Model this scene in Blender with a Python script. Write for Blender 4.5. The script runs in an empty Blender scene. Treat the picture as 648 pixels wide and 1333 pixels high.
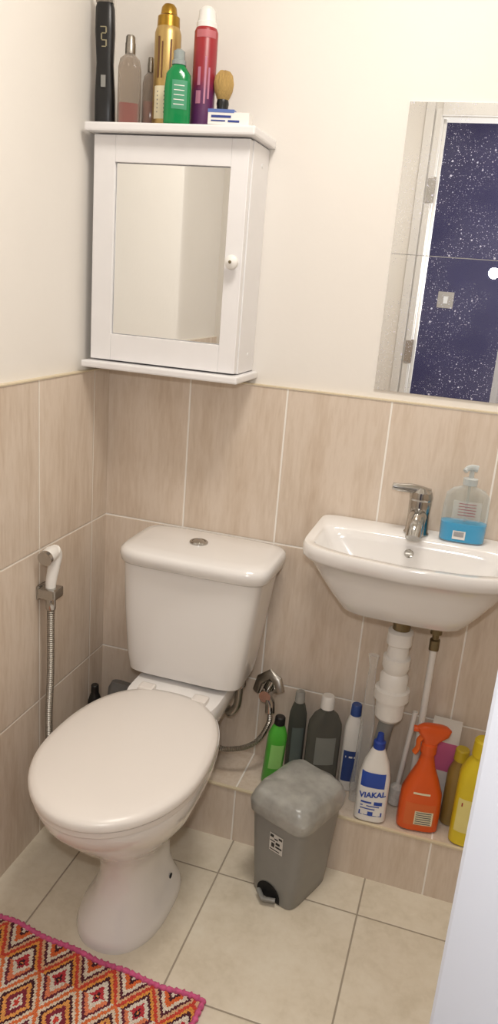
import bpy, bmesh, math, random
from mathutils import Matrix, Vector, noise
random.seed(4)
S=bpy.context.scene
S.view_settings.view_transform='Standard'
COL=S.collection
def lin(h,k=1.0):
    h=h.lstrip('#'); o=[]
    for i in (0,2,4):
        c=int(h[i:i+2],16)/255; c=c/12.92 if c<=.04045 else ((c+.055)/1.055)**2.4
        o.append(min(1,c*k))
    return (*o,1)
# ---------------- materials
def base(name):
    m=bpy.data.materials.new(name); m.use_nodes=True; nt=m.node_tree
    return m,nt,nt.nodes['Principled BSDF'],nt.nodes['Material Output']
def M(name,hexc,rough=.5,metal=0,var=.07,scale=25,bump=0,coat=0,bscale=None,stretch=None):
    m,nt,b,o=base(name)
    tc=nt.nodes.new('ShaderNodeTexCoord'); n=nt.nodes.new('ShaderNodeTexNoise'); n.inputs['Scale'].default_value=scale; n.inputs['Detail'].default_value=4
    src=tc.outputs['Object']
    if stretch:
        mp=nt.nodes.new('ShaderNodeMapping'); mp.inputs['Scale'].default_value=stretch; nt.links.new(src,mp.inputs[0]); src=mp.outputs[0]
    nt.links.new(src,n.inputs['Vector'])
    mx=nt.nodes.new('ShaderNodeMix'); mx.data_type='RGBA'
    mx.inputs[6].default_value=lin(hexc,1-var*1.6); mx.inputs[7].default_value=lin(hexc,1+var)
    nt.links.new(n.outputs[0],mx.inputs[0]); nt.links.new(mx.outputs[2],b.inputs['Base Color'])
    b.inputs['Roughness'].default_value=rough; b.inputs['Metallic'].default_value=metal
    if coat: b.inputs['Coat Weight'].default_value=coat
    if bump:
        n2=nt.nodes.new('ShaderNodeTexNoise'); n2.inputs['Scale'].default_value=bscale or scale*3; nt.links.new(src,n2.inputs['Vector'])
        bp=nt.nodes.new('ShaderNodeBump'); bp.inputs['Strength'].default_value=bump; bp.inputs['Distance'].default_value=.002
        nt.links.new(n2.outputs[0],bp.inputs['Height']); nt.links.new(bp.outputs[0],b.inputs['Normal'])
    return m
def CLEAR(name,hexc,opac=.15,edge=.6):
    m,nt,b,o=base(name)
    b.inputs['Base Color'].default_value=lin(hexc); b.inputs['Roughness'].default_value=.12
    t=nt.nodes.new('ShaderNodeBsdfTransparent'); t.inputs[0].default_value=lin(hexc,1.0)
    fr=nt.nodes.new('ShaderNodeLayerWeight'); fr.inputs[0].default_value=.35
    mp=nt.nodes.new('ShaderNodeMapRange'); mp.inputs[3].default_value=opac; mp.inputs[4].default_value=min(1,opac+edge)
    nt.links.new(fr.outputs['Facing'],mp.inputs[0])
    mx=nt.nodes.new('ShaderNodeMixShader'); nt.links.new(mp.outputs[0],mx.inputs[0]); nt.links.new(t.outputs[0],mx.inputs[1]); nt.links.new(b.outputs[0],mx.inputs[2]); nt.links.new(mx.outputs[0],o.inputs[0])
    return m
class NT:
    def __init__(s,nt): s.nt=nt
    def v(s,inp,x):
        if isinstance(x,(int,float)): inp.default_value=x
        else: s.nt.links.new(x,inp)
    def m(s,op,a,b=None,c=None):
        n=s.nt.nodes.new('ShaderNodeMath'); n.operation=op; s.v(n.inputs[0],a)
        if b is not None: s.v(n.inputs[1],b)
        if c is not None: s.v(n.inputs[2],c)
        return n.outputs[0]
    def ramp(s,f,stops,const=False):
        n=s.nt.nodes.new('ShaderNodeValToRGB'); s.nt.links.new(f,n.inputs[0]); cr=n.color_ramp
        if const: cr.interpolation='CONSTANT'
        while len(cr.elements)<len(stops): cr.elements.new(.5)
        for e,(p,c) in zip(cr.elements,stops): e.position=p; e.color=c if not isinstance(c,str) else lin(c)
        return n.outputs[0]
    def mix(s,f,a,b):
        n=s.nt.nodes.new('ShaderNodeMix'); n.data_type='RGBA'; s.v(n.inputs[0],f)
        for i,x in ((6,a),(7,b)):
            if isinstance(x,str): n.inputs[i].default_value=lin(x)
            else: s.nt.links.new(x,n.inputs[i])
        return n.outputs[2]
def TILE(name,ax,o1,W,ay,o2,H,gw,cols,grout,rough,stretch,nscale=1.0,fine=.35):
    m,nt,b,o=base(name); q=NT(nt)
    g=nt.nodes.new('ShaderNodeNewGeometry'); sp=nt.nodes.new('ShaderNodeSeparateXYZ'); nt.links.new(g.outputs['Position'],sp.inputs[0])
    U=q.m('DIVIDE',q.m('SUBTRACT',sp.outputs[ax],o1),W); V=q.m('DIVIDE',q.m('SUBTRACT',sp.outputs[ay],o2),H)
    du=q.m('MULTIPLY',q.m('PINGPONG',U,.5),W); dv=q.m('MULTIPLY',q.m('PINGPONG',V,.5),H)
    d=q.m('MINIMUM',du,dv); gm=q.m('LESS_THAN',d,gw)
    cb=nt.nodes.new('ShaderNodeCombineXYZ'); nt.links.new(q.m('FLOOR',U),cb.inputs[0]); nt.links.new(q.m('FLOOR',V),cb.inputs[1])
    wn=nt.nodes.new('ShaderNodeTexWhiteNoise'); nt.links.new(cb.outputs[0],wn.inputs['Vector'])
    def nz(k,det):
        mp=nt.nodes.new('ShaderNodeVectorMath'); mp.operation='MULTIPLY'; nt.links.new(g.outputs['Position'],mp.inputs[0]); mp.inputs[1].default_value=[s*k for s in stretch]
        ad=nt.nodes.new('ShaderNodeVectorMath'); ad.operation='MULTIPLY_ADD'; nt.links.new(wn.outputs['Color'],ad.inputs[0]); ad.inputs[1].default_value=(40,40,40); nt.links.new(mp.outputs[0],ad.inputs[2])
        n=nt.nodes.new('ShaderNodeTexNoise'); n.inputs['Scale'].default_value=nscale; n.inputs['Detail'].default_value=det; n.inputs['Roughness'].default_value=.62; n.inputs['Distortion'].default_value=.35
        nt.links.new(ad.outputs[0],n.inputs['Vector']); return n.outputs[0]
    f=q.m('ADD',q.m('MULTIPLY',nz(1,6),1-fine),q.m('MULTIPLY',nz(5.5,4),fine))
    c=q.ramp(f,cols)
    hsv=nt.nodes.new('ShaderNodeHueSaturation'); nt.links.new(c,hsv.inputs['Color']); nt.links.new(q.m('MULTIPLY_ADD',wn.outputs['Value'],.05,.975),hsv.inputs['Value'])
    nt.links.new(q.mix(gm,hsv.outputs[0],grout),b.inputs['Base Color'])
    nt.links.new(q.m('MULTIPLY_ADD',gm,.5,rough),b.inputs['Roughness'])
    bp=nt.nodes.new('ShaderNodeBump'); bp.inputs['Strength'].default_value=.6; bp.inputs['Distance'].default_value=.0015
    nt.links.new(q.m('MINIMUM',q.m('DIVIDE',d,gw*1.8),1.0),bp.inputs['Height']); nt.links.new(bp.outputs[0],b.inputs['Normal'])
    return m
tc=[(.30,'#c5b19d'),(.44,'#d1c0ae'),(.56,'#dacbbb'),(.72,'#cdbba9')]
T=1.177; H=.3934; z0=T-3*H
m_tb=TILE('back_tile','X',.224,.25,'Z',z0,H,.0021,tc,'#f2ede5',.26,(17,17,2.4),fine=.4)
m_tl=TILE('side_tile','Y',-.079,.25,'Z',z0,H,.0021,tc,'#e8e1d6',.26,(17,17,2.4),fine=.4)
m_fl=TILE('floor_tile','X',.4812,.3506,'Y',-.2888,.3506,.0020,[(.3,'#cbc0ab'),(.5,'#dad0bd'),(.7,'#e2dac9')],'#9d9282',.38,(9,9,9))
m_paint=M('wall_paint','#e6e1da',.75,var=.02,scale=4,bump=.15,bscale=60)
m_ceil=M('ceiling_paint','#eee9e0',.8,var=.02)
m_navy=M('navy_paint','#282252',.6,var=.1,scale=8)
m_trim=M('tile_trim','#d6c7aa',.4)
m_white=M('white_gloss_paint','#e8e6e6',.35,var=.04,scale=12,bump=.25,bscale=14)
m_frame=M('frame_gloss_paint','#dad6d0',.35,var=.04,scale=12)
m_door=M('door_paint','#cfd2da',.4,var=.03,scale=6)
m_cer=M('white_ceramic','#e6e3e0',.12,var=.02,scale=3,coat=.5)
m_seat=M('white_seat_plastic','#e2dcd6',.3,var=.02,scale=3)
m_chr=M('chrome','#b8b6b2',.13,1,var=.05)
m_braid=M('braided_steel','#a7a29a',.35,1,var=.15,scale=300)
m_brass=M('tarnished_brass','#857a60',.4,1)
m_plw=M('white_plastic','#e8e5e0',.35,var=.03)
m_blk=M('black_plastic','#121213',.35)
m_dk=M('recess_shade','#0c0c0c',.8)  # near-black colour painted for the shade inside openings
m_grey=M('grey_plastic','#8a8985',.38,var=.05,scale=30)
m_greylid=M('grey_lid_plastic','#a3a29c',.28,var=.35,scale=26,bump=1.0,bscale=30)
def mirror_mat(name,dirt):
    m,nt,b,o=base(name); q=NT(nt)
    b.inputs['Metallic'].default_value=1; b.inputs['Roughness'].default_value=.0
    b.inputs['Base Color'].default_value=(.9,.91,.9,1)
    if dirt:
        tcn=nt.nodes.new('ShaderNodeTexCoord')
        acc=None
        for sc,th,dn in ((95,.13,.55),(190,.16,.5),(320,.18,.5)):
            v=nt.nodes.new('ShaderNodeTexVoronoi'); v.inputs['Scale'].default_value=sc; nt.links.new(tcn.outputs['Object'],v.inputs['Vector'])
            sx=nt.nodes.new('ShaderNodeSeparateColor'); nt.links.new(v.outputs['Color'],sx.inputs[0])
            f=q.m('MULTIPLY',q.m('LESS_THAN',v.outputs['Distance'],q.m('MULTIPLY',sx.outputs[0],th*1.6)),q.m('GREATER_THAN',sx.outputs[1],dn))
            acc=f if acc is None else q.m('MAXIMUM',acc,f)
        nz=nt.nodes.new('ShaderNodeTexNoise'); nz.inputs['Scale'].default_value=6; nt.links.new(tcn.outputs['Object'],nz.inputs['Vector'])
        acc=q.m('MULTIPLY',acc,q.m('MINIMUM',q.m('MAXIMUM',q.m('MULTIPLY_ADD',nz.outputs[0],5,-2.0),0),.75))
        # faint film of dust, denser in cloudy areas
        film=q.m('MULTIPLY',q.m('MAXIMUM',q.m('SUBTRACT',nz.outputs[0],.4),0),.16)
        acc=q.m('MAXIMUM',acc,q.m('ADD',film,.015))
        d=nt.nodes.new('ShaderNodeBsdfDiffuse'); d.inputs[0].default_value=(.72,.72,.88,1)
        mx=nt.nodes.new('ShaderNodeMixShader'); nt.links.new(acc,mx.inputs[0]); nt.links.new(b.outputs[0],mx.inputs[1]); nt.links.new(d.outputs[0],mx.inputs[2]); nt.links.new(mx.outputs[0],o.inputs[0])
    return m
m_mir=mirror_mat('mirror_glass',False); m_mird=mirror_mat('speckled_mirror_glass',True)
# ---------------- mesh helpers
def finish(name,bm,mats,parent=None,loc=None,rot=None,smooth=True,ang=35):
    bmesh.ops.recalc_face_normals(bm,faces=bm.faces)
    me=bpy.data.meshes.new(name); bm.to_mesh(me); bm.free()
    for x in (mats if isinstance(mats,(list,tuple)) else [mats]): me.materials.append(x)
    if smooth:
        me.polygons.foreach_set('use_smooth',[True]*len(me.polygons)); me.set_sharp_from_angle(angle=math.radians(ang))
    o=bpy.data.objects.new(name,me); COL.objects.link(o)
    if parent: o.parent=parent
    if loc: o.location=loc
    if rot: o.rotation_euler=rot
    return o
def thing(name,label,cat,loc,rz=0,rx=0,ry=0,group=None):
    e=bpy.data.objects.new(name,None); e.empty_display_size=.05; COL.objects.link(e); e.location=loc; e.rotation_euler=(rx,ry,rz)
    e['label']=label; e['category']=cat
    if group: e['group']=group
    return e
def tag(o,label,cat): o['label']=label; o['category']=cat; return o
def struct(o): o['kind']='structure'; return o
def R(z,hx,yb,yf=None,n=2.0,yc=None,nf=None,cx=0,bow=0):
    if yf is None: yf=-yb
    if yc is None: yc=(yb+yf)/2
    return dict(z=z,hx=hx,yb=yb,yf=yf,n=n,yc=yc,nf=nf or n,cx=cx,bow=bow)
def rpts(r,seg):
    out=[]
    for i in range(seg):
        t=2*math.pi*i/seg; c,s=math.cos(t),math.sin(t); n=r['n'] if s>=0 else r['nf']
        x=r['hx']*math.copysign(abs(c)**(2/n),c); 
        y=r['yc']+((r['yb']-r['yc'])*abs(s)**(2/n) if s>=0 else -(r['yc']-r['yf'])*abs(s)**(2/n))
        if r['bow'] and s<0: y-=r['bow']*(1-(x/max(r['hx'],1e-6))**2)*abs(s)**(2/n)
        out.append(Vector((r['cx']+x,y,r['z'])))
    return out
def loft_bm(bm,rings,seg=40,capb=True,capt=True,mi=0,fn=None):
    L=[]
    for r in rings:
        L.append([bm.verts.new(fn(p) if fn else p) for p in rpts(r,seg)])
    for a,b in zip(L,L[1:]):
        for i in range(seg):
            f=bm.faces.new((a[i],a[(i+1)%seg],b[(i+1)%seg],b[i])); f.material_index=mi
    if capb: bm.faces.new(L[0][::-1]).material_index=mi
    if capt: bm.faces.new(L[-1]).material_index=mi
def loft(name,rings,mat,parent=None,seg=40,capb=True,capt=True,fn=None,loc=None,rot=None,ang=35):
    bm=bmesh.new(); loft_bm(bm,rings,seg,capb,capt,0,fn); return finish(name,bm,mat,parent,loc,rot,ang=ang)
def box_bm(bm,lo,hi,bev=0,mi=0):
    t=bmesh.new(); bmesh.ops.create_cube(t,size=1)
    for v in t.verts: v.co=Vector([lo[i]+(v.co[i]+.5)*(hi[i]-lo[i]) for i in range(3)])
    if bev: bmesh.ops.bevel(t,geom=list(t.edges),offset=bev,segments=2,affect='EDGES',profile=.6)
    for f in t.faces: f.material_index=mi
    me=bpy.data.meshes.new('tmp'); t.to_mesh(me); t.free(); bm.from_mesh(me); bpy.data.meshes.remove(me)
def boxes(name,lst,mat,parent=None,bev=0,loc=None,rot=None):
    bm=bmesh.new()
    for it in lst: box_bm(bm,it[0],it[1],bev,it[2] if len(it)>2 else 0)
    return finish(name,bm,mat,parent,loc,rot,smooth=False)
def catmull(P,k=10):
    P=[Vector(p) for p in P]; Q=[P[0]*2-P[1]]+P+[P[-1]*2-P[-2]]; out=[]
    for i in range(1,len(Q)-2):
        for j in range(k):
            t=j/k; a,b,c,d=Q[i-1:i+3]
            out.append(.5*((2*b)+(c-a)*t+(2*a-5*b+4*c-d)*t*t+(3*b-a-3*c+d)*t**3))
    out.append(P[-1]); return out
def resample(P,step):
    out=[P[0]]; acc=0
    for a,b in zip(P,P[1:]):
        L=(b-a).length; pos=step-acc
        while pos<=L: out.append(a+(b-a)*(pos/L)); pos+=step
        acc=(acc+L)%step if L>0 else acc
    out.append(P[-1]); return out
def sweep_bm(bm,P,rad,seg=12,mi=0,flat=1):
    P=[Vector(p) for p in P]; up=None; L=[]
    for i,p in enumerate(P):
        t=(P[min(i+1,len(P)-1)]-P[max(i-1,0)]).normalized()
        if up is None: up=t.orthogonal().normalized()
        up=(up-t*up.dot(t)).normalized(); s=t.cross(up)
        r=rad(i,len(P)) if callable(rad) else rad
        L.append([bm.verts.new(p+up*math.cos(2*math.pi*j/seg)*r+s*math.sin(2*math.pi*j/seg)*r*flat) for j in range(seg)])
    for a,b in zip(L,L[1:]):
        for i in range(seg): bm.faces.new((a[i],a[(i+1)%seg],b[(i+1)%seg],b[i])).material_index=mi
    bm.faces.new(L[0][::-1]).material_index=mi; bm.faces.new(L[-1]).material_index=mi
def sweep(name,P,rad,mat,parent=None,seg=12,flat=1,ang=40):
    bm=bmesh.new(); sweep_bm(bm,P,rad,seg,0,flat); return finish(name,bm,mat,parent,ang=ang)
def hose(name,P,r,mat,parent=None):
    Q=resample(catmull(P,14),.0027)
    return sweep(name,Q,lambda i,n:r*(1 if i%2 else .78),mat,parent,10,ang=30)
def at(rings,z):
    rs=rings
    if z<=rs[0]['z']: return rs[0]
    for a,b in zip(rs,rs[1:]):
        if a['z']<=z<=b['z'] and b['z']>a['z']:
            t=(z-a['z'])/(b['z']-a['z']); return {k:a[k]+(b[k]-a[k])*t for k in a}
    return rs[-1]
def front(rings,x,z,off=.0006):
    r=at(rings,z); u=min(.999,abs(x-r['cx'])/r['hx']); n=r['nf']
    y=r['yc']-(r['yc']-r['yf'])*(1-u**n)**(1/n)-off
    return Vector((x,y,z))
def patch(name,rings,x0,x1,z0,z1,mat,parent,off=.0006,nx=10,nz=6,corner=0):
    bm=bmesh.new(); g=[]
    for j in range(nz+1):
        z=z0+(z1-z0)*j/nz
        g.append([bm.verts.new(front(rings,x0+(x1-x0)*i/nx,z,off)) for i in range(nx+1)])
    for j in range(nz):
        for i in range(nx): bm.faces.new((g[j][i],g[j][i+1],g[j+1][i+1],g[j+1][i]))
    return finish(name,bm,mat,parent)
def text(name,s,size,mat,parent,mapper,bold=0):
    cu=bpy.data.curves.new('t','FONT'); cu.body=s; cu.size=size; cu.align_x='CENTER'; cu.align_y='CENTER'; cu.offset=bold
    o=bpy.data.objects.new('t',cu); COL.objects.link(o)
    dg=bpy.context.evaluated_depsgraph_get(); me=bpy.data.meshes.new_from_object(o.evaluated_get(dg))
    bpy.data.objects.remove(o); bpy.data.curves.remove(cu)
    for v in me.vertices: v.co=mapper(v.co.x,v.co.y)
    me.materials.clear(); me.materials.append(mat); me.name=name
    ob=bpy.data.objects.new(name,me); COL.objects.link(ob); ob.parent=parent
    return ob
def marks(name,rings,rows,mat,parent,off=.001):
    bm=bmesh.new()
    for (x0,x1,z0,z1) in rows:
        vs=[bm.verts.new(front(rings,x,z,off)) for x,z in ((x0,z0),((x0+x1)/2,z0),(x1,z0),(x1,z1),((x0+x1)/2,z1),(x0,z1))]
        bm.faces.new((vs[0],vs[1],vs[4],vs[5])); bm.faces.new((vs[1],vs[2],vs[3],vs[4]))
    return finish(name,bm,mat,parent,smooth=False)
# ================= ROOM SHELL
RX=1.45; YF=-1.65; CH=2.45
YJ=-.71; XR=-.21     # the side wall steps back into a recess
struct(boxes('wall_back',[((-.15,.012,0),(RX+.15,.15,CH),0),((0,0,0),(RX,.0125,T),1)],[m_paint,m_tb]))
struct(boxes('wall_left',[((XR-.012,YJ,0),(-.012,.012,CH),0),((-.0125,YJ-.0,0),(0,0,T),1),
   ((XR-.15,YF,0),(XR-.012,YJ+.02,CH),0),((XR-.0125,YF,0),(XR,YJ,T),1)],[m_paint,m_tl]))
struct(boxes('wall_right',[((RX+.012,YF,0),(RX+.15,.012,CH),0),((RX,YF,0),(RX+.0125,0,T),1)],[m_paint,m_tl]))
DX0,DX1,DH=.60,1.40,2.105
struct(boxes('wall_front',[((XR-.15,YF-.1,0),(DX0-.02,YF,CH)),((DX1+.02,YF-.1,0),(RX+.15,YF,CH)),((DX0-.02,YF-.1,DH+.02),(DX1+.02,YF,CH))],m_paint))
struct(boxes('floor',[((-1,-3.1,-.1),(2.6,.15,0))],m_fl))
struct(boxes('ceiling',[((-1,-3.1,CH),(2.6,.15,CH+.1))],m_ceil))
struct(boxes('wall_hallway',[((-1,-3.1,0),(2.6,-2.9,CH))],m_navy))
struct(boxes('trim_1',[((0,-.0025,T-.001),(RX,.012,T+.002))],m_trim))
struct(boxes('trim_2',[((-.012,YJ,T-.001),(.0025,-.0025,T+.002))],m_trim))
LD,LH=.165,.16
struct(boxes('trim_3',[((0,-LD,0),(RX,0,LH))],m_tb))
struct(boxes('trim_4',[((0,-LD-.003,LH-.004),(RX,-LD+.005,LH+.002))],m_trim,bev=.001))
# door frame
fr=boxes('trim_5',[((DX0-.02,YF-.1,0),(DX0,YF,DH+.02)),((DX1,YF-.1,0),(DX1+.02,YF,DH+.02)),((DX0,YF-.1,DH),(DX1,YF,DH+.02)),
   ((DX0-.07,YF,0),(DX0-.035,YF+.020,DH+.07)),((DX0-.030,YF,0),(DX0-.005,YF+.014,DH+.03)),((DX1+.005,YF,0),(DX1+.048,YF+.018,DH+.07)),((DX0-.005,YF,DH+.005),(DX1+.005,YF+.018,DH+.07)),
   ((DX0,YF-.075,0),(DX0+.012,YF-.04,DH))],m_frame,bev=.002); struct(fr)
for z in (1.83,1.18,.25):
    h=boxes('hinge',[((DX0-.001,YF-.035,z-.045),(DX0+.003,YF+.004,z+.045)),((DX0-.026,YF+.013,z-.045),(DX0+.002,YF+.021,z+.045)),((DX0-.004,YF+.017,z-.05),(DX0+.006,YF+.028,z+.05))],m_chr,fr)
# door leaf standing open
dv=Vector((.952-1.395,-1.30-(-1.64),0)); dl=dv.length; da=math.atan2(dv.y,dv.x)
door=boxes('door_1',[((0,-.04,.01),(dl,0,2.04)),((.09,-.044,.2),(dl-.1,-.04,.9)),((.09,-.044,1.1),(dl-.1,-.04,1.9))],m_door,bev=.004,loc=(1.395,-1.64,0),rot=(0,0,da)); struct(door)
# ================= LIGHT SWITCH (hall)
sw=boxes('switch_plate',[((-.045,0,-.045),(.045,.008,.045))],M('cream_plastic','#a9a196',.5),None,bev=.002)
e=thing('light_switch','square white plastic light switch on navy wall','light switch',(.64,-2.9,1.40)); sw.parent=e
boxes('rocker',[((-.012,.008,-.02),(.012,.012,.02))],m_plw,e,bev=.001)
# ================= WALL MIRRORS
for i,(za,zb) in enumerate(((1.1985,1.4985),(1.5,1.803))):
    o=boxes('wall_mirror',[((0,0,0),(.6,-.004,zb-za))],m_mird,None,loc=(.677,.012,za))
    tag(o,('lower' if i==0 else 'upper')+' frameless speckled mirror pane fixed to the wall above the sink','mirror'); o['group']='frameless mirror panes above the sink'
# ================= CABINET
cab=thing('wall_cabinet','white painted wooden wall cabinet with mirrored door','cabinet',(0.006,.011,1.19))
boxes('body',[((.006,-.118,.02),(.372,0,.51))],m_white,cab,bev=.002)
boxes('top_board',[((-.004,-.165,.512),(.386,0,.530))],m_white,cab,bev=.004)
boxes('bottom_board',[((-.004,-.165,.002),(.386,0,.018))],m_white,cab,bev=.004)
dr=boxes('door',[((.008,-.140,.022),(.060,-.119,.509)),((.330,-.140,.022),(.370,-.119,.509)),((.060,-.140,.022),(.330,-.119,.083)),((.060,-.140,.454),(.330,-.119,.509)),
   ((.0605,-.132,.0835),(.3295,-.119,.4535))],m_white,cab,bev=.0015)
boxes('mirror',[((.062,-.1335,.085),(.328,-.1315,.452))],m_mir,dr)
kn=[R(0,.006,.006),R(.006,.006,.006),R(.010,.011,.011),R(.016,.0155,.0155),(R(.022,.014,.014)),R(.026,.008,.008),R(.0275,.002,.002)]
loft('knob',kn,m_plw,dr,24,loc=(.352,-.140,.262),rot=(math.radians(90),0,0))
kn2=[R(0,.0035,.0035),R(.001,.0035,.0035),R(.0015,.002,.002)]
loft('knob_screw',kn2,m_brass,dr,12,loc=(.352,-.1675,.262),rot=(math.radians(90),0,0))
for z in (.47,.06):
    loft('screw_cap',[R(0,.005,.005),R(.001,.005,.005),R(.0015,.003,.003)],m_white,cab,14,loc=(.372,-.05,z),rot=(0,math.radians(90),0))
# ================= TOILET
TX=.318
toi=thing('toilet','white close-coupled toilet with closed lid','toilet',(TX,0,0))
bm=bmesh.new()
loft_bm(bm,[R(0,.100,-.315,-.605,3.2,-.45,2.3),R(.012,.102,-.312,-.607,3.2,-.45,2.3),R(.028,.097,-.316,-.600,3.2,-.45,2.3),R(.05,.083,-.322,-.582,3,-.45,2.3),R(.085,.069,-.324,-.562,3,-.45,2.2),
 R(.13,.061,-.315,-.548,3,-.44,2.2),R(.17,.064,-.29,-.550,3,-.44,2.2),R(.205,.080,-.25,-.568,3,-.44,2.1),R(.24,.103,-.215,-.600,2.8,-.45,2.05),R(.28,.130,-.19,-.640,2.8,-.47,2.05),R(.32,.150,-.18,-.677,2.6,-.5,2.0),R(.36,.165,-.18,-.712,2.5,-.51,2),R(.39,.172,-.19,-.727,2.5,-.515,2),R(.405,.171,-.195,-.727,2.5,-.515,2)],56)
loft_bm(bm,[R(.168,.05,-.03,-.27,4),R(.24,.058,-.03,-.30,4),R(.30,.075,-.03,-.31,5),R(.36,.105,-.028,-.33,5),R(.40,.118,-.026,-.33,5),R(.428,.120,-.026,-.32,5),R(.438,.116,-.03,-.31,5)],40)
pan=finish('pan',bm,m_cer,toi,ang=50)
loft('seat',[R(.406,.169,-.262,-.732,2.8,-.51,2),R(.409,.174,-.256,-.737,2.8,-.51,2),R(.420,.174,-.256,-.737,2.8,-.51,2),R(.423,.170,-.26,-.733,2.8,-.51,2)],m_seat,toi,64)
lid=loft('lid',[R(.424,.171,-.247,-.737,2.4,-.51,2),R(.427,.178,-.240,-.744,2.4,-.51,2),R(.438,.179,-.239,-.745,2.4,-.51,2),R(.445,.174,-.245,-.740,2.4,-.51,2),R(.449,.161,-.26,-.727,2.4,-.51,2),R(.452,.125,-.30,-.69,2.4,-.51,2),R(.454,.06,-.40,-.60,2.2,-.51,2)],m_seat,toi,72,ang=60)
for x in (-.07,.07):
    boxes('hinge',[((x-.02,-.262,.424),(x+.02,-.228,.448))],m_seat,toi,bev=.006)
loft('bolt_hole_shade',[R(0,.008,.008),R(.002,.007,.007),R(.003,.003,.003)],m_dk,toi,14,loc=(.0785,-.40,.056),rot=(0,math.radians(95),0))  # small dark disc painted for the shade in the side bolt hole
cis=[R(.447,.135,-.035,-.185,5,cx=-.001),R(.455,.150,-.022,-.205,6,cx=-.001),R(.50,.157,-.02,-.212,6,cx=.0),R(.62,.168,-.018,-.218,6.5,cx=.004),R(.748,.178,-.016,-.222,7,cx=.010)]
loft('cistern',cis,m_cer,toi,64,ang=50)
ld=[R(.746,.182,-.012,-.226,7,cx=.013),R(.752,.188,-.007,-.232,6,cx=.013,bow=.004),R(.768,.192,-.004,-.238,5.5,cx=.013,bow=.006),R(.780,.190,-.005,-.236,5.5,cx=.013,bow=.006),R(.787,.182,-.013,-.227,5.5,cx=.013,bow=.005),R(.790,.165,-.03,-.20,5,cx=.013),R(.792,.08,-.08,-.15,3,cx=.013)]
cl=loft('cistern_lid',ld,m_cer,toi,72,ang=60)
loft('flush_button',[R(.788,.023,.023),R(.795,.023,.023),R(.7975,.020,.020),R(.7975,.0165,.0165),R(.7955,.016,.016),R(.797,.0145,.0145),R(.7985,.006,.006)],m_chr,toi,36,loc=(-.004,-.118,0))
# inlet elbow under cistern
sweep('inlet_pipe',catmull([(.125,-.10,.45),(.125,-.10,.40),(.122,-.10,.36),(.105,-.10,.335),(.09,-.08,.335),(.07,-.05,.335)],8),.010,m_braid,toi,14)
loft('inlet_nut',[R(.42,.016,.016,n=3),R(.446,.016,.016,n=3)],m_chr,toi,12,loc=(.125,-.10,0))
# ================= STOP VALVE + HOSE
val=thing('stop_valve','chrome angle valve with lever on tiled wall','valve',(.505,0,.385))
loft('flange',[R(0,.026,.026),R(.006,.024,.024),R(.008,.013,.013)],m_chr,val,24,rot=(math.radians(90),0,0))
bm=bmesh.new(); sweep_bm(bm,[(0,-.005,0),(0,-.07,0)],.016,16); sweep_bm(bm,[(0,-.04,.005),(.012,-.042,.040)],.015,16); sweep_bm(bm,[(0,-.055,0),(.014,-.060,-.02),(.016,-.062,-.045)],.013,16)
finish('valve_body',bm,m_chr,val)
bm=bmesh.new(); sweep_bm(bm,[(-.030,-.045,.000),(-.022,-.047,.035),(.004,-.045,.055),(.026,-.052,.045),(.036,-.055,.015)],.008,10,flat=1.7)
finish('lever',bm,m_braid,val)
hose('braided_hose',[(.016,-.062,-.040),(.017,-.066,-.075),(.0,-.09,-.115),(-.03,-.11,-.135),(-.08,-.125,-.145),(-.12,-.12,-.145)],.0075,m_braid,val)
# ================= SINK
SX=.825
sk=thing('wash_basin','small white ceramic wall-hung basin','sink',(SX,0,0))
B=.046
rr=[R(.712,.035,-.06,-.16,2.6,-.11),R(.719,.090,-.03,-.195,4,-.11),R(.725,.124,-.012,-.214,5.5,-.11),R(.734,.138,-.004,-.222,6,-.11,bow=.010),R(.770,.165,-.002,-.230,7,-.11,bow=.020),R(.81,.193,-.002,-.239,7.5,-.11,bow=.030),R(.842,.214,-.002,-.247,8,-.11,bow=.038),
 R(.850,.224,-.002,-.254,9,-.11,bow=.044),R(.858,.230,-.001,-.259,10,-.11,bow=B),R(.880,.231,-.001,-.260,10,-.11,bow=B),R(.885,.228,-.003,-.257,10,-.11,bow=B),
 R(.885,.212,-.085,-.243,9,-.16,9,bow=.044),R(.880,.207,-.09,-.238,8,-.16,8,bow=.043),R(.86,.197,-.096,-.227,7,-.16,7,bow=.04),R(.825,.174,-.10,-.213,6,-.16,6,bow=.034),R(.797,.142,-.11,-.197,4.5,-.16,4.5,bow=.025),R(.784,.08,-.125,-.18,2.5,-.15,2.5,bow=.01),R(.781,.02,-.14,-.16,2,-.15,bow=0)]
basin=loft('basin',rr,m_cer,sk,128,ang=50)
loft('overflow_hole',[R(0,.011,.011),R(.002,.010,.010),R(.0025,.007,.007)],m_chr,sk,20,loc=(-.008,-.0985,.850),rot=(math.radians(98),0,0))
loft('plug_hole',[R(.781,.022,.022),R(.784,.020,.020),R(.782,.014,.014)],m_chr,sk,24,loc=(0,-.15,0))
# tap
tap=thing('mixer_tap','chrome single-lever mixer tap on basin deck','tap',(SX-.002,-.05,.885))
loft('tap_body',[R(0,.027,.027),R(.004,.029,.029),R(.008,.026,.026),R(.05,.0245,.0245),R(.075,.026,.026),R(.083,.025,.025)],m_chr,tap,28)
sweep('spout',catmull([(0,-.005,.045),(0,-.04,.046),(0,-.075,.034),(0,-.092,.016)],6),lambda i,n:.021-.004*i/n,m_chr,tap,18)
loft('lever_cap',[R(.083,.026,.026),R(.09,.027,.027),(R(.102,.024,.025)),R(.111,.013,.013)],m_chr,tap,24)
sweep('lever_handle',catmull([(.018,0,.098),(-.02,-.006,.107),(-.048,-.014,.108),(-.066,-.018,.110)],6),lambda i,n:.0135-.006*i/n,m_chr,tap,12,flat=.9)
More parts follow.
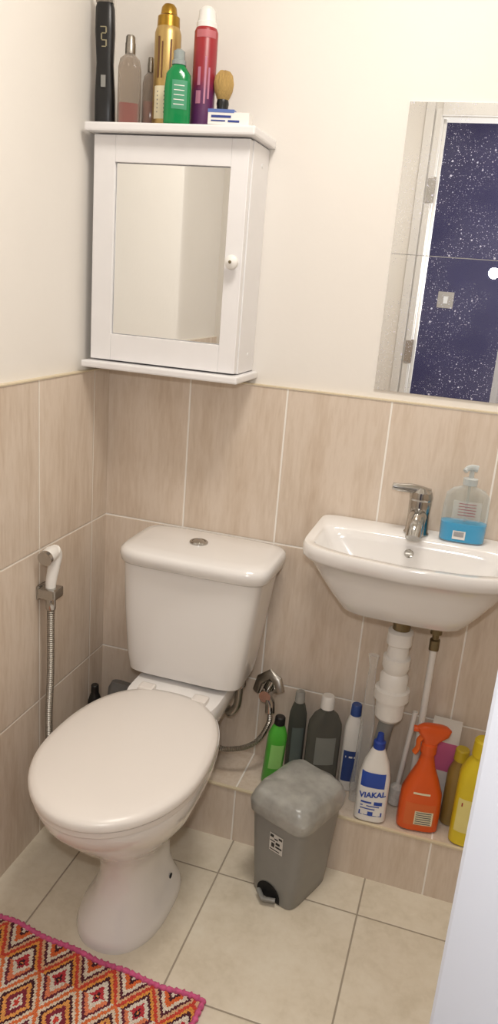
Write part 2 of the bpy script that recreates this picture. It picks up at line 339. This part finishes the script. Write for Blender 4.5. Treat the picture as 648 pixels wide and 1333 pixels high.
# trap
tr=thing('basin_trap','white plastic bottle trap with waste collar under basin','waste pipe',(SX,-.088,0))
loft('waste_tail',[R(.655,.021,.021),R(.71,.021,.021)],m_brass,tr,24)
loft('waste_flange',[R(.694,.03,.03),R(.714,.036,.036)],m_plw,tr,28)
loft('trap_nut',[R(.618,.025,.025,n=2.6),R(.622,.030,.030,n=2.6),R(.652,.030,.030,n=2.6),R(.658,.023,.023)],m_plw,tr,20)
loft('trap_body',[R(.415,.026,.026),R(.425,.034,.034),R(.47,.035,.035),R(.474,.042,.042),R(.50,.042,.042),R(.503,.034,.034),R(.535,.034,.034),R(.545,.027,.027),R(.56,.033,.033),R(.585,.033,.033),R(.588,.026,.026),R(.628,.024,.024)],m_plw,tr,32)
sweep('outlet_pipe',catmull([(0,0,.42),(-.006,.005,.37),(-.012,.015,.31),(-.016,.035,.26),(-.018,.065,.24),(-.018,.086,.24)],8),.019,m_grey,tr,20)
# supply pipe
sp=thing('supply_pipe','white water supply pipe with metal fitting under basin','pipe',(.905,-.05,LH))
sweep('pipe',[(0,0,0),(0,0,.45)],.0085,m_plw,sp,14)
loft('fitting',[R(.445,.012,.012,n=3),R(.47,.012,.012,n=3),R(.473,.008,.008),R(.485,.008,.008),R(.488,.014,.014,n=3),R(.51,.014,.014,n=3),R(.513,.006,.006),R(.60,.006,.006)],m_brass,sp,16)
# ================= SOAP DISPENSER
m_clr=CLEAR('clear_plastic','#f4f7f7',.05,.45)
so=thing('soap_dispenser','clear pump bottle half full of blue liquid soap','soap dispenser',(.925,-.052,.8855),rz=math.radians(4))
sr=[R(0,.046,.020,n=3.2),R(.004,.050,.023,n=3.2),R(.05,.051,.024,n=3.2),R(.08,.050,.023,n=3),R(.11,.047,.022,n=3),R(.122,.036,.019,n=2.6),R(.129,.017,.014,n=2),R(.136,.013,.013,n=2)]
loft('bottle',sr,m_clr,so,44)
inn=[R(.002,.0455,.0195,n=3.2),R(.005,.0495,.0225,n=3.2),R(.046,.0505,.0235,n=3.2),R(.0465,.049,.022,n=3.2)]
loft('liquid_soap',inn,M('blue_liquid','#14a8dc',.15,var=.05,scale=8),so,44)
patch('label',sr,-.030,.032,.056,.10,CLEAR('frosted_label','#f2f5f5',.22),so,.0008)
m_ink=M('dark_ink','#3a3f55',.6)
marks('label_print',sr,[(-.018,.02,.093-.0065*i,.0945-.0065*i) for i in range(5)],M('red_ink','#9a5560',.6),so,.0012)
patch('barcode_label',sr,-.022,.006,.010,.030,m_plw,so,.0008)
marks('barcode',sr,[(-.019+.0017*i,-.0182+.0017*i,.016,.028) for i in range(13)],m_ink,so,.0013)
sweep('dip_tube',[(0,0,.004),(0,0,.13)],.003,m_clr,so,8)
loft('pump_collar',[R(.134,.016,.016),R(.148,.016,.016),R(.150,.006,.006),R(.168,.005,.005)],CLEAR('frosted_pump','#dfe5e6',.4),so,24)
sweep('pump_head',catmull([(.012,0,.171),(0,0,.173),(-.010,-.008,.172),(-.016,-.014,.166)],5),lambda i,n:.008-.003*i/n,CLEAR('frosted_pump_head','#dfe5e6',.4),so,12)
# ================= BIDET SPRAY
bd=thing('bidet_spray','white handheld bidet sprayer in chrome wall bracket','bidet sprayer',(0.0,-.325,.665))
boxes('bracket',[((.0,-.02,-.002),(.008,.02,.035)),((.006,-.022,.004),(.050,.022,.030))],m_chr,bd,bev=.005)
sweep('spray_handle',catmull([(.028,0,.0),(.028,0,.04),(.030,.008,.075),(.032,.014,.105),(.032,.004,.120)],6),lambda i,n:.011+.006*i/n,m_plw,bd,16)
sweep('spray_head',[(.032,.014,.117),(.033,-.008,.117),(.033,-.026,.114)],lambda i,n:[.012,.018,.017][i],m_plw,bd,18)
sweep('nozzle',[(.033,-.026,.114),(.033,-.036,.112)],.0175,m_chr,bd,18)
loft('hose_nut',[R(-.028,.010,.010),R(-.024,.012,.012),R(.006,.012,.012),R(.012,.008,.008)],m_chr,bd,16,loc=(.028,0,0))
hose('chrome_hose',[(.028,0,-.025),(.028,0,-.10),(.029,-.002,-.20),(.026,-.004,-.32),(.03,-.0,-.42),(.045,.03,-.51),(.06,.10,-.54),(.07,.155,-.48)],.0095,m_braid,bd)
# ================= BIN
bn=thing('pedal_bin','small grey plastic pedal bin','bin',(.655,-.252,0),rz=math.radians(-22))
br=[R(0,.060,.076,n=6),R(.004,.062,.078,n=6),R(.06,.0665,.081,n=6),R(.240,.079,.090,n=6)]
loft('bin_body',br,m_grey,bn,56)
bl=[R(.230,.0835,.096,n=6),R(.255,.0865,.099,n=6),R(.262,.0845,.097,n=5.5),R(.270,.082,.094,n=5.5),R(.279,.079,.091,n=5.2),R(.286,.073,.085,n=4.6),R(.290,.060,.072,n=4),R(.292,.03,.04,n=3)]
def crump(p):
    n=noise.noise(p*32)*.004+noise.noise(p*80)*.0018
    return p+Vector((0,0,n if p.z>.264 else 0))
loft('bin_lid',bl,m_greylid,bn,64,fn=crump)
bm=bmesh.new()
arc=[(-.040,.004)]+[(-.006+.034*math.cos(math.pi-t*math.pi/12),.016+.034*math.sin(t*math.pi/12)) for t in range(13)]+[(.028,.004)]
bm.faces.new([bm.verts.new(front(br,x,z,.0012)) for x,z in arc]); finish('pedal_recess_shade',bm,m_dk,bn)  # flat dark patch on the face, painted for shade in the pedal opening
sweep('pedal',[(-.030,-.085,.016),(-.006,-.100,.015),(.020,-.085,.016)],.006,m_grey,bn,10,flat=1.6)
patch('sticker',br,-.012,.026,.148,.198,M('white_sticker','#d8d5cf',.5),bn,.0009)
marks('sticker_print',br,[(-.010,.0,.187,.195),(.002,.012,.183,.187),(.014,.024,.188,.194),(-.010,.004,.176,.179),(.006,.018,.171,.178),(-.006,.003,.160,.172),(.006,.024,.162,.167),(-.010,.018,.152,.155)],m_blk,bn,.0015)
# ================= RUG
def rug_mat():
    m,nt,b,o=base('woven_rug'); q=NT(nt)
    t=nt.nodes.new('ShaderNodeTexCoord'); s=nt.nodes.new('ShaderNodeSeparateXYZ')
    nw=nt.nodes.new('ShaderNodeTexNoise'); nw.inputs['Scale'].default_value=60; nt.links.new(t.outputs['Object'],nw.inputs['Vector'])
    vm=nt.nodes.new('ShaderNodeVectorMath'); vm.operation='MULTIPLY_ADD'; nt.links.new(nw.outputs['Color'],vm.inputs[0]); vm.inputs[1].default_value=(.006,.006,0); nt.links.new(t.outputs['Object'],vm.inputs[2])
    nt.links.new(vm.outputs[0],s.inputs[0])
    st=.0036
    X=q.m('MULTIPLY',q.m('ROUND',q.m('DIVIDE',s.outputs[0],st)),st); Y=q.m('MULTIPLY',q.m('ROUND',q.m('DIVIDE',s.outputs[1],st)),st)
    px=q.m('MULTIPLY',q.m('PINGPONG',q.m('DIVIDE',X,.092),.5),2); py=q.m('MULTIPLY',q.m('PINGPONG',q.m('DIVIDE',Y,.150),.5),2)
    d=q.m('MULTIPLY',q.m('ADD',px,py),.5)
    c1=q.ramp(d,[(0,'#f0e4d4'),(.07,'#4a1c28'),(.13,'#e9703a'),(.24,'#f0e2cf'),(.33,'#5c2030'),(.40,'#e6b890'),(.47,'#d84a38'),(.56,'#f2a64e'),(.63,'#54202e'),(.70,'#f0e4d4'),(.80,'#c83a44'),(.90,'#3e1a26'),(.95,'#f09a5a')],True)
    c2=q.ramp(d,[(0,'#d8463a'),(.07,'#f0e4d4'),(.13,'#8a2a3c'),(.24,'#f2a85a'),(.33,'#4a1c28'),(.40,'#f0dcc4'),(.47,'#e87844'),(.56,'#f0e4d4'),(.63,'#6c2436'),(.70,'#ee8a62'),(.80,'#f0e4d4'),(.90,'#b03040'),(.95,'#2e1820')],True)
    row=q.m('GREATER_THAN',q.m('PINGPONG',q.m('DIVIDE',Y,.150),1.0),.5)
    c=q.mix(row,c1,c2)
    n=nt.nodes.new('ShaderNodeTexNoise'); n.inputs['Scale'].default_value=260; nt.links.new(t.outputs['Object'],n.inputs['Vector'])
    h=nt.nodes.new('ShaderNodeHueSaturation'); nt.links.new(c,h.inputs['Color']); nt.links.new(q.m('MULTIPLY_ADD',n.outputs[0],.9,.55),h.inputs['Value'])
    nt.links.new(h.outputs[0],b.inputs['Base Color']); b.inputs['Roughness'].default_value=.95
    w=nt.nodes.new('ShaderNodeTexWave'); w.inputs['Scale'].default_value=110; nt.links.new(t.outputs['Object'],w.inputs['Vector'])
    bp=nt.nodes.new('ShaderNodeBump'); bp.inputs['Strength'].default_value=.8; bp.inputs['Distance'].default_value=.002; nt.links.new(w.outputs[0],bp.inputs['Height']); nt.links.new(bp.outputs[0],b.inputs['Normal'])
    return m
RW,RL=.52,.72
rg=thing('rug','orange, red and cream woven rug with pink edging','rug',(.055,-.608,0),rz=math.radians(-4))
def wob(x,y): return .004+.004*max(0,noise.noise(Vector((x*6,y*6,0))))
def edg(u,v):
    x=u*RW; y=-v*RL
    return Vector((x+.010*noise.noise(Vector((y*9,1,0)))*abs(2*u-1), y+.012*noise.noise(Vector((x*9,5,0)))*abs(2*v-1), 0))
bm=bmesh.new(); G=[]
NX,NY=40,52
for j in range(NY+1):
    G.append([]) 
    for i in range(NX+1):
        p=edg(i/NX,j/NY); p.z=wob(p.x,p.y)+.002; G[-1].append(bm.verts.new(p))
for j in range(NY):
    for i in range(NX): bm.faces.new((G[j][i],G[j][i+1],G[j+1][i+1],G[j+1][i]))
r_=bmesh.ops.extrude_face_region(bm,geom=list(bm.faces))
for v in [g for g in r_['geom'] if isinstance(g,bmesh.types.BMVert)]: v.co.z=.0005
finish('woven_field',bm,rug_mat(),rg)
per=[edg(i/60,0) for i in range(61)]+[edg(1,j/80) for j in range(1,81)]+[edg(1-i/60,1) for i in range(1,61)]+[edg(0,1-j/80) for j in range(1,80)]
per=[p+Vector((0,0,.007)) for p in per]; per.append(per[0].copy())
pk=[]
Q=resample(per,.004)
for i,p in enumerate(Q): pk.append(p+Vector((.0014*noise.noise(p*160),.0014*noise.noise(p*150+Vector((4,4,4))),.0008*(i%2))))
m_pink=M('pink_yarn','#d4608e',.95,var=.35,scale=120)
sweep('edging',pk,lambda i,n:.0062*(1 if i%2 else .8)*(1+.25*math.sin(i*1.7)),m_pink,rg,8,ang=80)
# ================= generic bottles
def bottle(name,label,cat,loc,rings,mat,cap=None,capmat=None,rz=0,rx=0,ry=0,capname='cap',seg=36):
    t=thing(name,label,cat,loc,rz,rx,ry)
    loft('bottle_body' if 'can' not in name else 'can_body',rings,mat,t,seg)
    if cap: loft(capname,cap,capmat,t,28)
    return t
ZT=1.7205
rzc=math.radians(22)
# --- top of cabinet
t=thing('hair_trimmer','black electric hair trimmer with gold markings standing on cabinet','hair trimmer',(.029,-.110,ZT),rz=math.radians(15),ry=math.radians(-1.0))
tb=[R(0,.018,.014,n=3),R(.005,.022,.016,n=3),R(.06,.0215,.016,n=3),R(.12,.018,.015,n=3),R(.18,.021,.016,n=3),R(.225,.020,.015,n=3),R(.235,.017,.012,n=3)]
loft('trimmer_body',tb,m_blk,t); 
boxes('blade',[((-.018,-.010,.234),(.018,.004,.250)),]+[((-.017+.005*i,-.012,.246),(-.0145+.005*i,-.002,.260)) for i in range(7)],m_chr,t)
m_gold=M('gold_foil','#b08a3c',.3,1)
m_dgold=M('dull_gold_print','#8c8468',.5)
marks('markings',tb,[(-.007,.006,.186,.188),(.004,.007,.176,.186),(-.004,.005,.174,.176),(-.006,-.003,.163,.174),(-.004,.007,.161,.163),(.004,.007,.151,.161),(-.004,.005,.149,.151)],m_dgold,t)
boxes('switch',[((-.005,-.019,.072),(.005,-.014,.095))],m_grey,t)
def spraycap(z,r,h): return [R(z,r,r),R(z+h*.55,r,r),R(z+h*.6,r*.93,r*.93),R(z+h*.9,r*.9,r*.9),R(z+h,r*.7,r*.7)]
def perf(name,label,loc,r,h,rz):
    rings=[R(0,r*.9,r*.9,n=3.5),R(.003,r,r,n=3.5),R(h*.64,r,r,n=3.5),R(h*.74,r*.85,r*.85,n=2.6),R(h*.79,r*.45,r*.45),R(h*.81,r*.4,r*.4)]
    t=bottle(name,label,'bottle',loc,rings,CLEAR('grey_glass','#d5ccc2',.14,.5),spraycap(h*.80,r*.45,h*.20),m_braid,rz=rz)
    return t
t=perf('perfume_bottle','clear glass spray bottle with red liquid at the base',(.080,-.098,ZT),.0245,.178,rzc)
loft('red_liquid',[R(.002,.0225,.0225,n=3.5),R(.044,.0238,.0238,n=3.5),R(.0445,.020,.020,n=3)],M('red_liquid','#b23c34',.2),t)
t=perf('perfume_bottle','small clear glass spray bottle with pinkish liquid',(.105,-.045,ZT),.0165,.150,rzc)
loft('pink_liquid',[R(.003,.0145,.0145,n=3.5),R(.06,.0155,.0155,n=3.5),R(.0605,.010,.010,n=3)],M('pink_liquid','#b98a80',.2),t)
# gold can
gr=[R(0,.026,.026),R(.004,.0285,.0285),R(.190,.0285,.0285),R(.197,.0265,.0265),R(.203,.024,.024)]
t=bottle('spray_can','tall gold aerosol can with gold cap','spray can',(.150,-.060,ZT),gr,M('gold_can','#c2a468',.35,.7,var=.1),[R(.202,.0245,.0245),R(.222,.0235,.0235),R(.226,.018,.018),R(.240,.016,.016),R(.246,.011,.011)],m_gold,rz=rzc)
m_cream=M('cream_print','#e4d9b8',.5); m_red=M('red_print','#a02a28',.5)
patch('label',gr,-.024,.020,.02,.085,m_cream,t)
marks('label_print',gr,[(-.018,.014,.072-.008*i,.075-.008*i) for i in range(6)],m_ink,t)
marks('stripe',gr,[(-.020,-.016,.10,.18),(-.012,-.009,.10,.17),(.006,.010,.095,.175)],M('brown_print','#6e4a2c',.5),t); marks('warning_symbol',gr,[(.012,.021,.09,.10)],m_plw,t)
# green bottle
gb=[R(0,.024,.018,n=3),R(.004,.0285,.021,n=3),R(.07,.0285,.021,n=3),R(.098,.026,.019,n=2.8),R(.112,.016,.015),R(.118,.012,.012)]
m_green=CLEAR('green_liquid_plastic','#178a4c',.8)
t=bottle('soap_bottle','green handwash bottle with grey flip cap','bottle',(.203,-.118,ZT),gb,m_green,[R(.116,.015,.015),R(.124,.015,.015),R(.126,.012,.012),R(.142,.012,.012),R(.146,.006,.006)],M('grey_cap','#8f9896',.4),rz=rzc)
patch('label',gb,-.012,.020,.03,.085,M('teal_label','#3f8f6a',.5),t); marks('label_print',gb,[(-.008,.014,.074-.009*i,.0755-.009*i) for i in range(5)],m_plw,t)
# red can
rc=[R(0,.022,.022),R(.004,.0250,.0250),R(.190,.0250,.0250),R(.197,.022,.022)]
def redcan():
    m,nt,b,o=base('red_purple_can'); q=NT(nt); tcn=nt.nodes.new('ShaderNodeTexCoord'); s=nt.nodes.new('ShaderNodeSeparateXYZ'); nt.links.new(tcn.outputs['Object'],s.inputs[0])
    n=nt.nodes.new('ShaderNodeTexNoise'); n.inputs['Scale'].default_value=20; nt.links.new(tcn.outputs['Object'],n.inputs['Vector'])
    f=q.m('ADD',q.m('DIVIDE',s.outputs[2],.22),q.m('MULTIPLY_ADD',n.outputs[0],.3,-.15))
    nt.links.new(q.ramp(f,[(0,'#4a2252'),(.3,'#5e2650'),(.5,'#8e2430'),(1,'#9c2426')]),b.inputs['Base Color']); b.inputs['Roughness'].default_value=.35; return m
t=bottle('spray_can','red and purple shaving gel can with white cap','spray can',(.242,-.070,ZT),rc,redcan(),[R(.197,.022,.022),R(.207,.022,.022),R(.209,.0195,.0195),R(.230,.0175,.0175),R(.237,.010,.010)],m_plw,rz=rzc)
marks('can_print',rc,[(-.016,-.006,.05,.075),(-.014,-.008,.085,.12),(.0,.004,.05,.14),(.008,.012,.06,.12)],M('pale_pink_print','#b87890',.5),t)
patch('cap_band',rc,-.02,.02,.176,.190,M('pink_band','#b8686e',.4),t)
# shaving brush
t=thing('shaving_brush','shaving brush with blond bristles and black handle','brush',(.288,-.070,ZT))
loft('handle',[R(0,.014,.014),R(.004,.0165,.0165),R(.018,.015,.015),R(.030,.009,.009),R(.040,.011,.011),R(.055,.0135,.0135),R(.062,.012,.012)],m_blk,t,28)
m_br=M('blond_bristle','#cfaa66',.8,var=.3,scale=60,stretch=(14,14,.6),bump=1.0)
def fib(p):
    a=math.atan2(p.y,p.x); k=max(0,(p.z-.065)/.05)
    return p*1.0+Vector((math.cos(a),math.sin(a),0))*(.0012*k*math.sin(a*17))+Vector((0,0,.0012*k*math.sin(a*11)))
loft('bristles',[R(.060,.010,.010),R(.066,.014,.014),R(.080,.0195,.0195),R(.095,.021,.021),R(.108,.018,.018),R(.116,.011,.011),R(.118,.004,.004)],m_br,t,68,fn=fib)
# razor pack
t=thing('razor_blade_pack','small blue and white carton lying on the cabinet','box',(.322,-.130,ZT),rz=math.radians(6))
boxes('carton',[((-.037,-.018,0),(.050,.018,.024))],m_plw,t)
boxes('blue_band',[((-.0375,-.0185,.0225),(.018,.0185,.029))],M('blue_carton','#5c72ae',.45),t)
boxes('print',[((-.03,-.0187,.013),(.012,-.018,.0175)),((-.03,-.0187,.006),(.0,-.018,.0085)),((.006,-.0187,.005),(.03,-.018,.009))],M('navy_print','#2c3f86',.5),t)
# --- items on ledge
ZL=LH+.0025
def rb(w,d,h,neck,n=2.6,sh=.72): return [R(0,w*.9,d*.9,n=n),R(.004,w,d,n=n),R(h*sh*.9,w,d,n=n),R(h*sh,w*.96,d*.96,n=n),R(h*(sh+.09),w*.72,d*.8,n=2.2),R(h*(sh+.15),neck,neck),R(h*(sh+.17),neck,neck)]
def cp(z,r,h): return [R(z,r,r),R(z+h*.9,r*.94,r*.94),R(z+h,r*.8,r*.8)]
g1=rb(.025,.020,.195,.012,sh=.74)
t=bottle('shampoo_bottle','bright green plastic bottle with dark cap','bottle',(.549,-.100,ZL),g1,M('green_plastic','#4fae3a',.35),cp(.172,.014,.022),m_blk,ry=math.radians(3),rz=rzc)
patch('label',g1,-.016,.018,.05,.12,M('pale_green_label','#8fca70',.5),t)
g2=rb(.023,.018,.25,.011,sh=.74)
t=bottle('shampoo_bottle','dark translucent toiletry bottle with silver cap','bottle',(.594,-.045,ZL),g2,CLEAR('smoky_plastic','#85887f',.25,.5),cp(.218,.013,.03),m_greylid,rz=rzc)
patch('label',g2,-.015,.015,.04,.15,M('dull_label','#5f6a66',.5),t)
g3=rb(.044,.030,.255,.014,sh=.70)
t=bottle('body_wash_bottle','large grey translucent bottle with white cap','bottle',(.668,-.050,ZL),g3,CLEAR('grey_plastic_translucent','#8e8d84',.3,.5),cp(.222,.018,.035),m_plw,rz=rzc)
loft('liquid',[R(.003,.041,.027,n=2.6),R(.14,.042,.028,n=2.6),R(.141,.038,.024,n=2.6)],M('grey_liquid','#67665f',.25),t,32)
patch('label',g3,-.026,.026,.07,.15,M('grey_label','#83857f',.5),t)
g4=rb(.024,.018,.25,.012,sh=.74)
t=bottle('shampoo_bottle','white toiletry bottle with dark blue label','bottle',(.742,-.045,ZL),g4,m_plw,cp(.218,.014,.03),M('blue_cap','#2b4a8c',.4),rz=math.radians(10))
patch('label',g4,-.019,.019,.03,.12,M('blue_label','#27407e',.5),t); marks('label_print',g4,[(-.014,.012,.10,.105)],m_plw,t)
g5=[R(0,.034,.022,n=3),R(.004,.039,.025,n=3),R(.12,.038,.025,n=3),R(.16,.030,.021,n=2.6),R(.190,.018,.015,n=2.2),R(.20,.014,.014)]
t=bottle('cleaner_bottle','white limescale cleaner bottle with blue lettering and cap','cleaning bottle',(.817,-.137,ZL),g5,m_plw,[R(.199,.0145,.0145),R(.216,.0145,.0145),R(.219,.010,.010),R(.238,.007,.007)],M('royal_blue','#1f3f9a',.4),rz=math.radians(6))
m_lb=M('blue_print','#274aa6',.5)
patch('label',g5,-.032,.032,.022,.10,M('label_white','#e9e7e4',.4),t)
patch('blue_swoosh',g5,-.032,.026,.100,.140,m_lb,t,.0009)
text('label_text','VIAKAL',.021,m_lb,t,lambda u,v:front(g5,u*.9,.080+v+u*.15,.0018),bold=.0008)
marks('label_print',g5,[(-.026,.0,.055,.060),(-.026,.02,.046,.049),(-.026,.01,.038,.041),(.006,.026,.052,.062),(-.028,.028,.020,.032)],m_lb,t,.0014)
# orange spray bottle
g6=[R(0,.044,.026,n=3.5),R(.004,.050,.030,n=3.5),R(.06,.050,.030,n=3.5),R(.10,.048,.029,n=3),R(.14,.034,.024,n=2.6),R(.17,.022,.018,n=2.2),R(.20,.0155,.0155),R(.215,.015,.015)]
m_or=M('orange_plastic','#dc5a20',.3,var=.04)
t=thing('spray_bottle','orange trigger spray cleaner bottle','spray bottle',(.932,-.120,ZL),rz=math.radians(8))
loft('bottle_body',g6,m_or,t,44)
loft('collar',[R(.208,.019,.019),R(.232,.019,.019),R(.236,.013,.013)],m_or,t,24)
hd=[R(.232,.015,.014,n=3,cx=0),R(.245,.022,.014,n=3,cx=.004),R(.258,.036,.0155,n=3,cx=.006),R(.272,.040,.015,n=3,cx=.006),R(.280,.030,.012,n=2.6,cx=.006),R(.283,.012,.006,n=2.2,cx=.004)]
loft('spray_head',hd,m_or,t,32)
sweep('trigger',catmull([(-.016,0,.250),(-.026,0,.235),(-.026,0,.215),(-.033,0,.20)],6),.0045,M('orange_trigger','#e0661f',.35),t,10,flat=1.6)
sweep('nozzle',[(-.028,0,.266),(-.042,0,.266)],.008,m_or,t,12)
patch('label',g6,-.036,.036,.018,.080,M('orange_label','#d9672e',.4),t)
marks('label_patch',g6,[(-.012,.032,.022,.060)],m_cream,t,.0014)
marks('label_print',g6,[(-.009,.028,.055-.006*i,.057-.006*i) for i in range(6)],m_ink,t,.0019)
marks('brand_mark',g6,[(-.022,.018,.105,.110)],m_cream,t,.0014)
# carton
t=thing('carton','white and pink cardboard carton behind the cleaning bottles','box',(.968,-.030,ZL),rz=math.radians(-3))
boxes('box_body',[((-.035,-.020,0),(.035,.020,.245))],m_plw,t)
boxes('pink_panel',[((-.0352,-.0205,.12),(.0352,.0,.20))],M('pink_print','#d76d9b',.5),t)
# thin white brush handle leaning against the wall beside the pipe
t=thing('cleaning_brush','white long-handled brush leaning in the corner of the pipes','brush',(.868,-.060,ZL),ry=math.radians(4))
sweep('handle',[(0,0,.05),(0,0,.20),(0,.004,.27)],.0065,m_plw,t,12)
loft('brush_head',[R(0,.012,.012),R(.004,.017,.017),R(.05,.017,.017),R(.06,.007,.007)],M('white_bristle','#d9d6d0',.8,var=.2,scale=90,bump=1),t,24)
g7=rb(.027,.022,.215,.014,sh=.68)
t=bottle('cleaner_bottle','squat amber-brown cleaner bottle with yellow cap','cleaning bottle',(1.012,-.075,ZL),g7,M('amber_plastic','#a08444',.3),cp(.180,.018,.03),M('yellow_cap','#cdb42c',.4),rz=0)
g8=rb(.042,.030,.285,.018,n=3,sh=.68)
t=bottle('bleach_bottle','large yellow bleach bottle','cleaning bottle',(1.052,-.132,ZL),g8,M('yellow_plastic','#dcc428',.35),cp(.240,.023,.042),M('yellow_cap_bright','#dcc224',.4),rz=0)
patch('label',g8,-.034,.034,.04,.13,M('pale_yellow_label','#e6d98a',.5),t); marks('label_print',g8,[(-.026,.026,.11,.12)],m_red,t)
t=bottle('toiletry_bottle','small black bottle on the ledge behind the toilet','bottle',(.040,-.118,ZL),rb(.018,.018,.17,.010),m_blk,cp(.15,.011,.02),m_blk)
t=thing('storage_pouch','crumpled grey plastic pouch on the ledge behind the toilet','bag',(.112,-.085,ZL))
loft('pouch_body',[R(0,.042,.03,n=4),R(.02,.045,.034,n=4),R(.12,.045,.03,n=4),R(.16,.042,.02,n=3.5),R(.175,.036,.01,n=3)],M('grey_pouch','#6d6c6a',.35,var=.2,scale=30,bump=.9),t,40,fn=lambda p:p+Vector((noise.noise(p*40)*.003,noise.noise(p*37+Vector((3,3,3)))*.004,0)))
# clear plastic bag slumped by the trap
t=thing('plastic_bag','clear crumpled plastic bag beside the waste pipe','bag',(.776,-.082,ZL))
loft('bag_film',[R(0,.016,.016,n=3),R(.03,.020,.018,n=3),R(.12,.020,.018,n=3),R(.22,.018,.016,n=3,cx=.000),R(.32,.015,.012,n=3,cx=-.004),R(.38,.007,.006,cx=-.004),R(.41,.015,.009,cx=-.006)],CLEAR('plastic_film','#fbfbfa',.10,.6),t,40,fn=lambda p:p+Vector((noise.noise(p*45)*.008,noise.noise(p*41+Vector((5,0,2)))*.006,0)),ang=12)
# ================= LIGHTS
def light(name,typ,loc,e,col,size=.1,rot=None,sy=None):
    l=bpy.data.lights.new(name,typ); l.energy=e; l.color=col
    if typ=='AREA':
        l.size=size
        if sy: l.shape='RECTANGLE'; l.size_y=sy
    else: l.shadow_soft_size=size
    o=bpy.data.objects.new(name,l); COL.objects.link(o); o.location=loc
    if rot: o.rotation_euler=rot
    return o
light('ceiling_lamp','AREA',(.75,-.75,2.44),14,(1,.94,.86),.35)
light('phone_flash','POINT',(.890,-1.79,1.53),21,(1,.985,.975),.022)
light('hall_lamp','AREA',(1.1,-2.35,2.44),6,(1,.93,.85),.3)
w=bpy.data.worlds.new('world'); S.world=w; w.use_nodes=True; w.node_tree.nodes['Background'].inputs[0].default_value=(.9,.88,.85,1); w.node_tree.nodes['Background'].inputs[1].default_value=.25
# ================= CAMERA
cd=bpy.data.cameras.new('camera'); cam=bpy.data.objects.new('camera',cd); COL.objects.link(cam)
yaw,pitch,roll=.2787,.2939,.0822
F=Vector((-math.sin(yaw)*math.cos(pitch),math.cos(yaw)*math.cos(pitch),-math.sin(pitch)))
R0=Vector((math.cos(yaw),math.sin(yaw),0)); U0=R0.cross(F)
Rr=R0*math.cos(roll)+U0*math.sin(roll); Uu=U0*math.cos(roll)-R0*math.sin(roll)
mw=Matrix.Identity(4)
for i,v in enumerate((Rr,Uu,-F)):
    for k in range(3): mw[k][i]=v[k]
mw.translation=Vector((.9127,-1.7857,1.4167))
cam.matrix_world=mw
cd.sensor_fit='VERTICAL'; cd.sensor_height=36; cd.sensor_width=36; cd.lens=991.1/1333*36; cd.clip_start=.02
S.camera=cam
